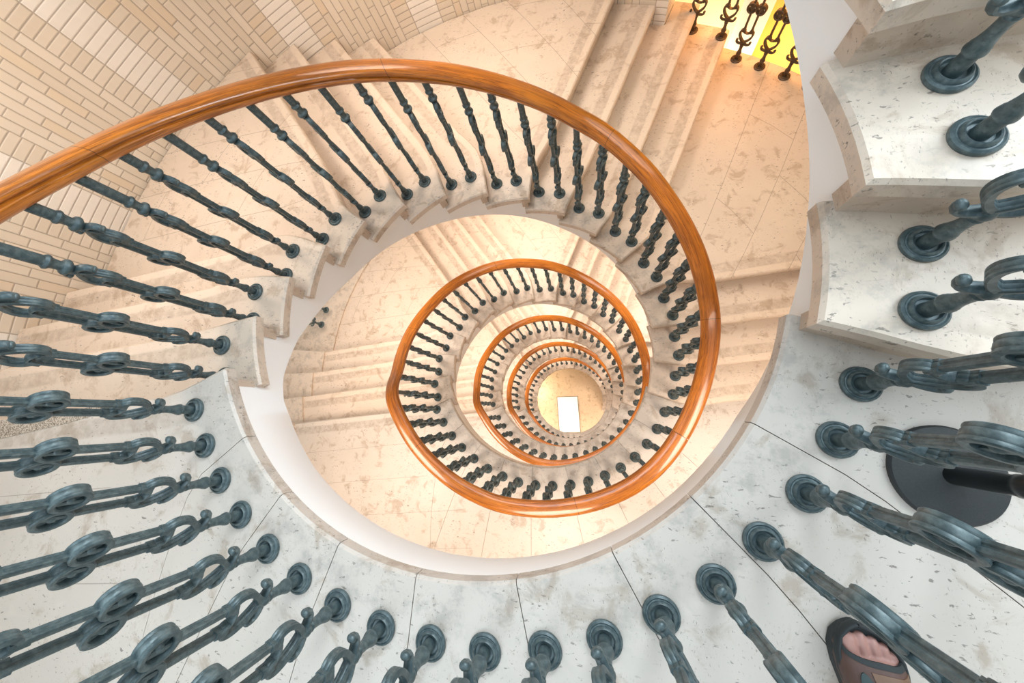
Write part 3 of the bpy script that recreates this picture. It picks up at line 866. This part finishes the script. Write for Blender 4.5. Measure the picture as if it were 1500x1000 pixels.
# toe rim: a raised rubber wall round the tip
rim = [outline(y)[0] for y in ys]
pathl = [(outline(y)[0]+.004, y) for y in ys if y > .15]; pathr = [(outline(y)[1]-.004, y) for y in ys if y > .15][::-1]
pts = pathl+pathr
g = G(); n = 8
for i, (x, y) in enumerate(pts):
    d = Vector((pts[min(i+1, len(pts)-1)][0]-pts[max(i-1, 0)][0], pts[min(i+1, len(pts)-1)][1]-pts[max(i-1, 0)][1], 0)).normalized()
    nr = Vector((d.y, -d.x, 0))
    zc = .036 if y > .2 else .034
    for j in range(n):
        t = 2*PI*j/n
        q = Vector((x, y, zc))+nr*math.cos(t)*.0052+Vector((0, 0, 1))*math.sin(t)*.014
        g.v.append(tuple(q))
for i in range(len(pts)-1):
    for j in range(n):
        k = (j+1) % n; g.f.append((i*n+j, i*n+k, i*n+n+k, i*n+n+j))
g.f += [tuple(range(n))[::-1], tuple((len(pts)-1)*n+j for j in range(n))]; g.uv = [(0, 0)]*len(g.v)
fix_normals(link('toe_rim', g.v, g.f, M_RUB, sandal, smooth=True))
leather, nt, b = mat('brown_leather'); n = N(nt)
p = n.new('ShaderNodeTexCoord').outputs['Object']
c = n.mix(n.noise(p, 45, 5), (.070, .036, .029, 1), (.12, .062, .047, 1)); nt.links.new(c, b.inputs['Base Color']); b.inputs['Roughness'].default_value = .55
n.bump(n.noise(p, 220, 3), .3, .001, b.inputs['Normal'])
leather2 = plain('tan_leather', (.165, .088, .052), .5)
def top_h(y):  # height of the foot's back under the strap
    return interp(y, [(.02, .115), (.06, .112), (.09, .108), (.13, .096), (.16, .082), (.19, .069), (.21, .06), (.23, .053)])
def shell(name, y0f, y1f, m, off=.0, th=.0035, u0=0, u1=1, nu=22, nv=8):
    """strap from the left edge of the sole (u=0) over the foot to the right edge (u=1); y0f,y1f give its back and front edge"""
    g = G()
    for lay in (0, 1):
        for i in range(nu+1):
            u = u0+(u1-u0)*i/nu
            for j in range(nv+1):
                y = y0f(u)+(y1f(u)-y0f(u))*j/nv
                l, r = outline(y); l += .003; r -= .003
                cx = (l+r)/2; w = (r-l)/2; t = PI*(1-u)
                hh = top_h(y)-.024
                ex = .72
                cc, ss = math.cos(t), math.sin(t)
                x = cx+w*math.copysign(abs(cc)**ex, cc); z = .024+hh*abs(ss)**.8
                x -= .006*math.sin(PI*u)
                nrm = Vector((cc*hh, 0, ss*w)).normalized()
                q = Vector((x, y, z))+nrm*(off+(th if lay else 0))
                g.v.append(tuple(q))
    m1 = (nu+1)*(nv+1)
    for i in range(nu):
        for j in range(nv):
            a = i*(nv+1)+j; b2 = a+1; c2 = a+nv+2; d = a+nv+1
            g.f += [(a, b2, c2, d), (a+m1, d+m1, c2+m1, b2+m1)]
    for i in range(nu):
        a = i*(nv+1); d = a+nv+1; g.f.append((a, d, d+m1, a+m1)); a += nv; d += nv; g.f.append((a, a+m1, d+m1, d))
    for j in range(nv):
        g.f.append((j, j+m1, j+1+m1, j+1)); a = nu*(nv+1)+j; g.f.append((a, a+1, a+1+m1, a+m1))
    g.uv = [(0, 0)]*len(g.v)
    return fix_normals(link(name, g.v, g.f, m, sandal, smooth=True, sharp=50))
fr = lambda u: .010+interp(u, [(0, .244), (.12, .232), (.3, .212), (.5, .200), (.7, .193), (.88, .196), (1, .206)])
bk = lambda u: interp(u, [(0, .060), (.15, .105), (.3, .132), (.5, .138), (.7, .130), (.85, .10), (1, .060)])
shell('strap', bk, fr, leather)
o = shell('strap', lambda u: bk(u)+.014, lambda u: fr(u)-.014, leather2, .003, .002, .47, .86); o['label'] = 'lighter tan leather patch'
shell('trim', lambda u: fr(u)-.006, lambda u: fr(u)+.003, M_RUB, .001, .004)
shell('trim', lambda u: bk(u)-.003, lambda u: bk(u)+.006, M_RUB, .001, .004)
o = shell('emblem', lambda u: .166+.016*((u-.40)/.06)**2-.005, lambda u: .196-.016*((u-.40)/.06)**2, plain('dark_green_rubber', (.03, .055, .055), .5), .004, .003, .345, .46, 10, 5); o['label'] = 'dark green oval emblem'
shell('strap', lambda u: .012, lambda u: .045, leather)

# ------------------------------------------------------------------ light
w = bpy.data.worlds.new('sky'); bpy.context.scene.world = w; w.use_nodes = True
bg = w.node_tree.nodes['Background']; bg.inputs[0].default_value = (.70, .88, 1.0, 1); bg.inputs[1].default_value = .62
def area(name, loc, size, power, col, rot=(0, 0, 0), shape='DISK'):
    l = bpy.data.lights.new(name, 'AREA'); l.shape = shape; l.size = size; l.energy = power; l.spread = rad(125); l.color = col
    o = bpy.data.objects.new(name, l); C.objects.link(o); o.location = loc; o.rotation_euler = rot
    return o
WARM = (1, .86, .73)
for level in range(5):
    for a, d in ((200, 3), (262, 8), (325, 12), (30, 16), (85, 16), (140, 16)):
        dd = 16*(level+1) if a < 160 else 16*level+d
        e = 15.5 if a > 160 else 13
        if level == 0 and a > 160: e = 5.5 if a == 325 else 12.5
        area('ceiling_lamp', PW(11.5, a, dd-11.3), .9, e, WARM)
for ha in (-60, -50):                                          # unseen lights added low in the hall, below the stair edge, to brighten its wall
    hl = area('hall_lamp', PW(19.6, ha, 17.2), .35, 4.2, (1, .88, .6))
    hl.rotation_euler = (Vector(PW(22.4, ha, 11))-hl.location).to_track_quat('-Z', 'Y').to_euler(); hl.data.spread = rad(150)
area('hall_lamp', PW(19.4, -55, 6), .6, 7, (1, .40, .09))
area('bottom_lamp', PW(9, 200, 70), 1.0, 20, (1, .82, .58))
area('skylight', (0, 0, 5.2), 3.0, 35, (.80, .93, 1.0))
for a, d, e in ((-15, -7.5, 26), (-62, -11.5, 50), (104, -10.5, 12)):                # unseen fill lights added to whiten the fascia; the wall has no windows
    p = Vector(PW(16.3, a, d)); t = Vector(PW(3.5, a+180, 1.5))
    o = area('fascia_fill', p, 2.0, e, (.80, .92, 1.0)); o.data.spread = rad(110)
    o.rotation_euler = (t-p).to_track_quat('-Z', 'Y').to_euler()

# ------------------------------------------------------------------ camera
cam = bpy.data.cameras.new('camera'); co = bpy.data.objects.new('camera', cam); C.objects.link(co)
F_PX, PPX, PPY = 588.1033, 750-61.0812, 500-52.364
NX, NY = 859.0258, 610.2578                               # where plumb lines converge
n = Vector(((NX-PPX)/F_PX, (NY-PPY)/F_PX, 1)).normalized()
ax = n.cross(Vector((0, 0, 1))); q = Matrix.Rotation(math.asin(ax.length), 3, ax.normalized())   # camera frame -> plan frame
f = lambda v: Vector((v.x, -v.y, -v.z))
X = f(q @ Vector((1, 0, 0))); Y = -f(q @ Vector((0, 1, 0))); Z = -f(q @ Vector((0, 0, 1)))
M = Matrix(((X.x, Y.x, Z.x), (X.y, Y.y, Z.y), (X.z, Y.z, Z.z))).to_4x4()
M.translation = Vector(W(2.4833, 3.0562, -7.2106))
co.matrix_world = M
cam.sensor_fit = 'HORIZONTAL'; cam.sensor_width = 36; cam.lens = F_PX/1500*36
cam.shift_x = (750-PPX)/1500; cam.shift_y = (PPY-500)/1500
cam.clip_start = .02; cam.clip_end = 200
bpy.context.scene.camera = co
v = bpy.context.scene.view_settings
v.view_transform = 'Standard'; v.look = 'None'; v.exposure = 0.64; v.gamma = 1; v.use_curve_mapping = False
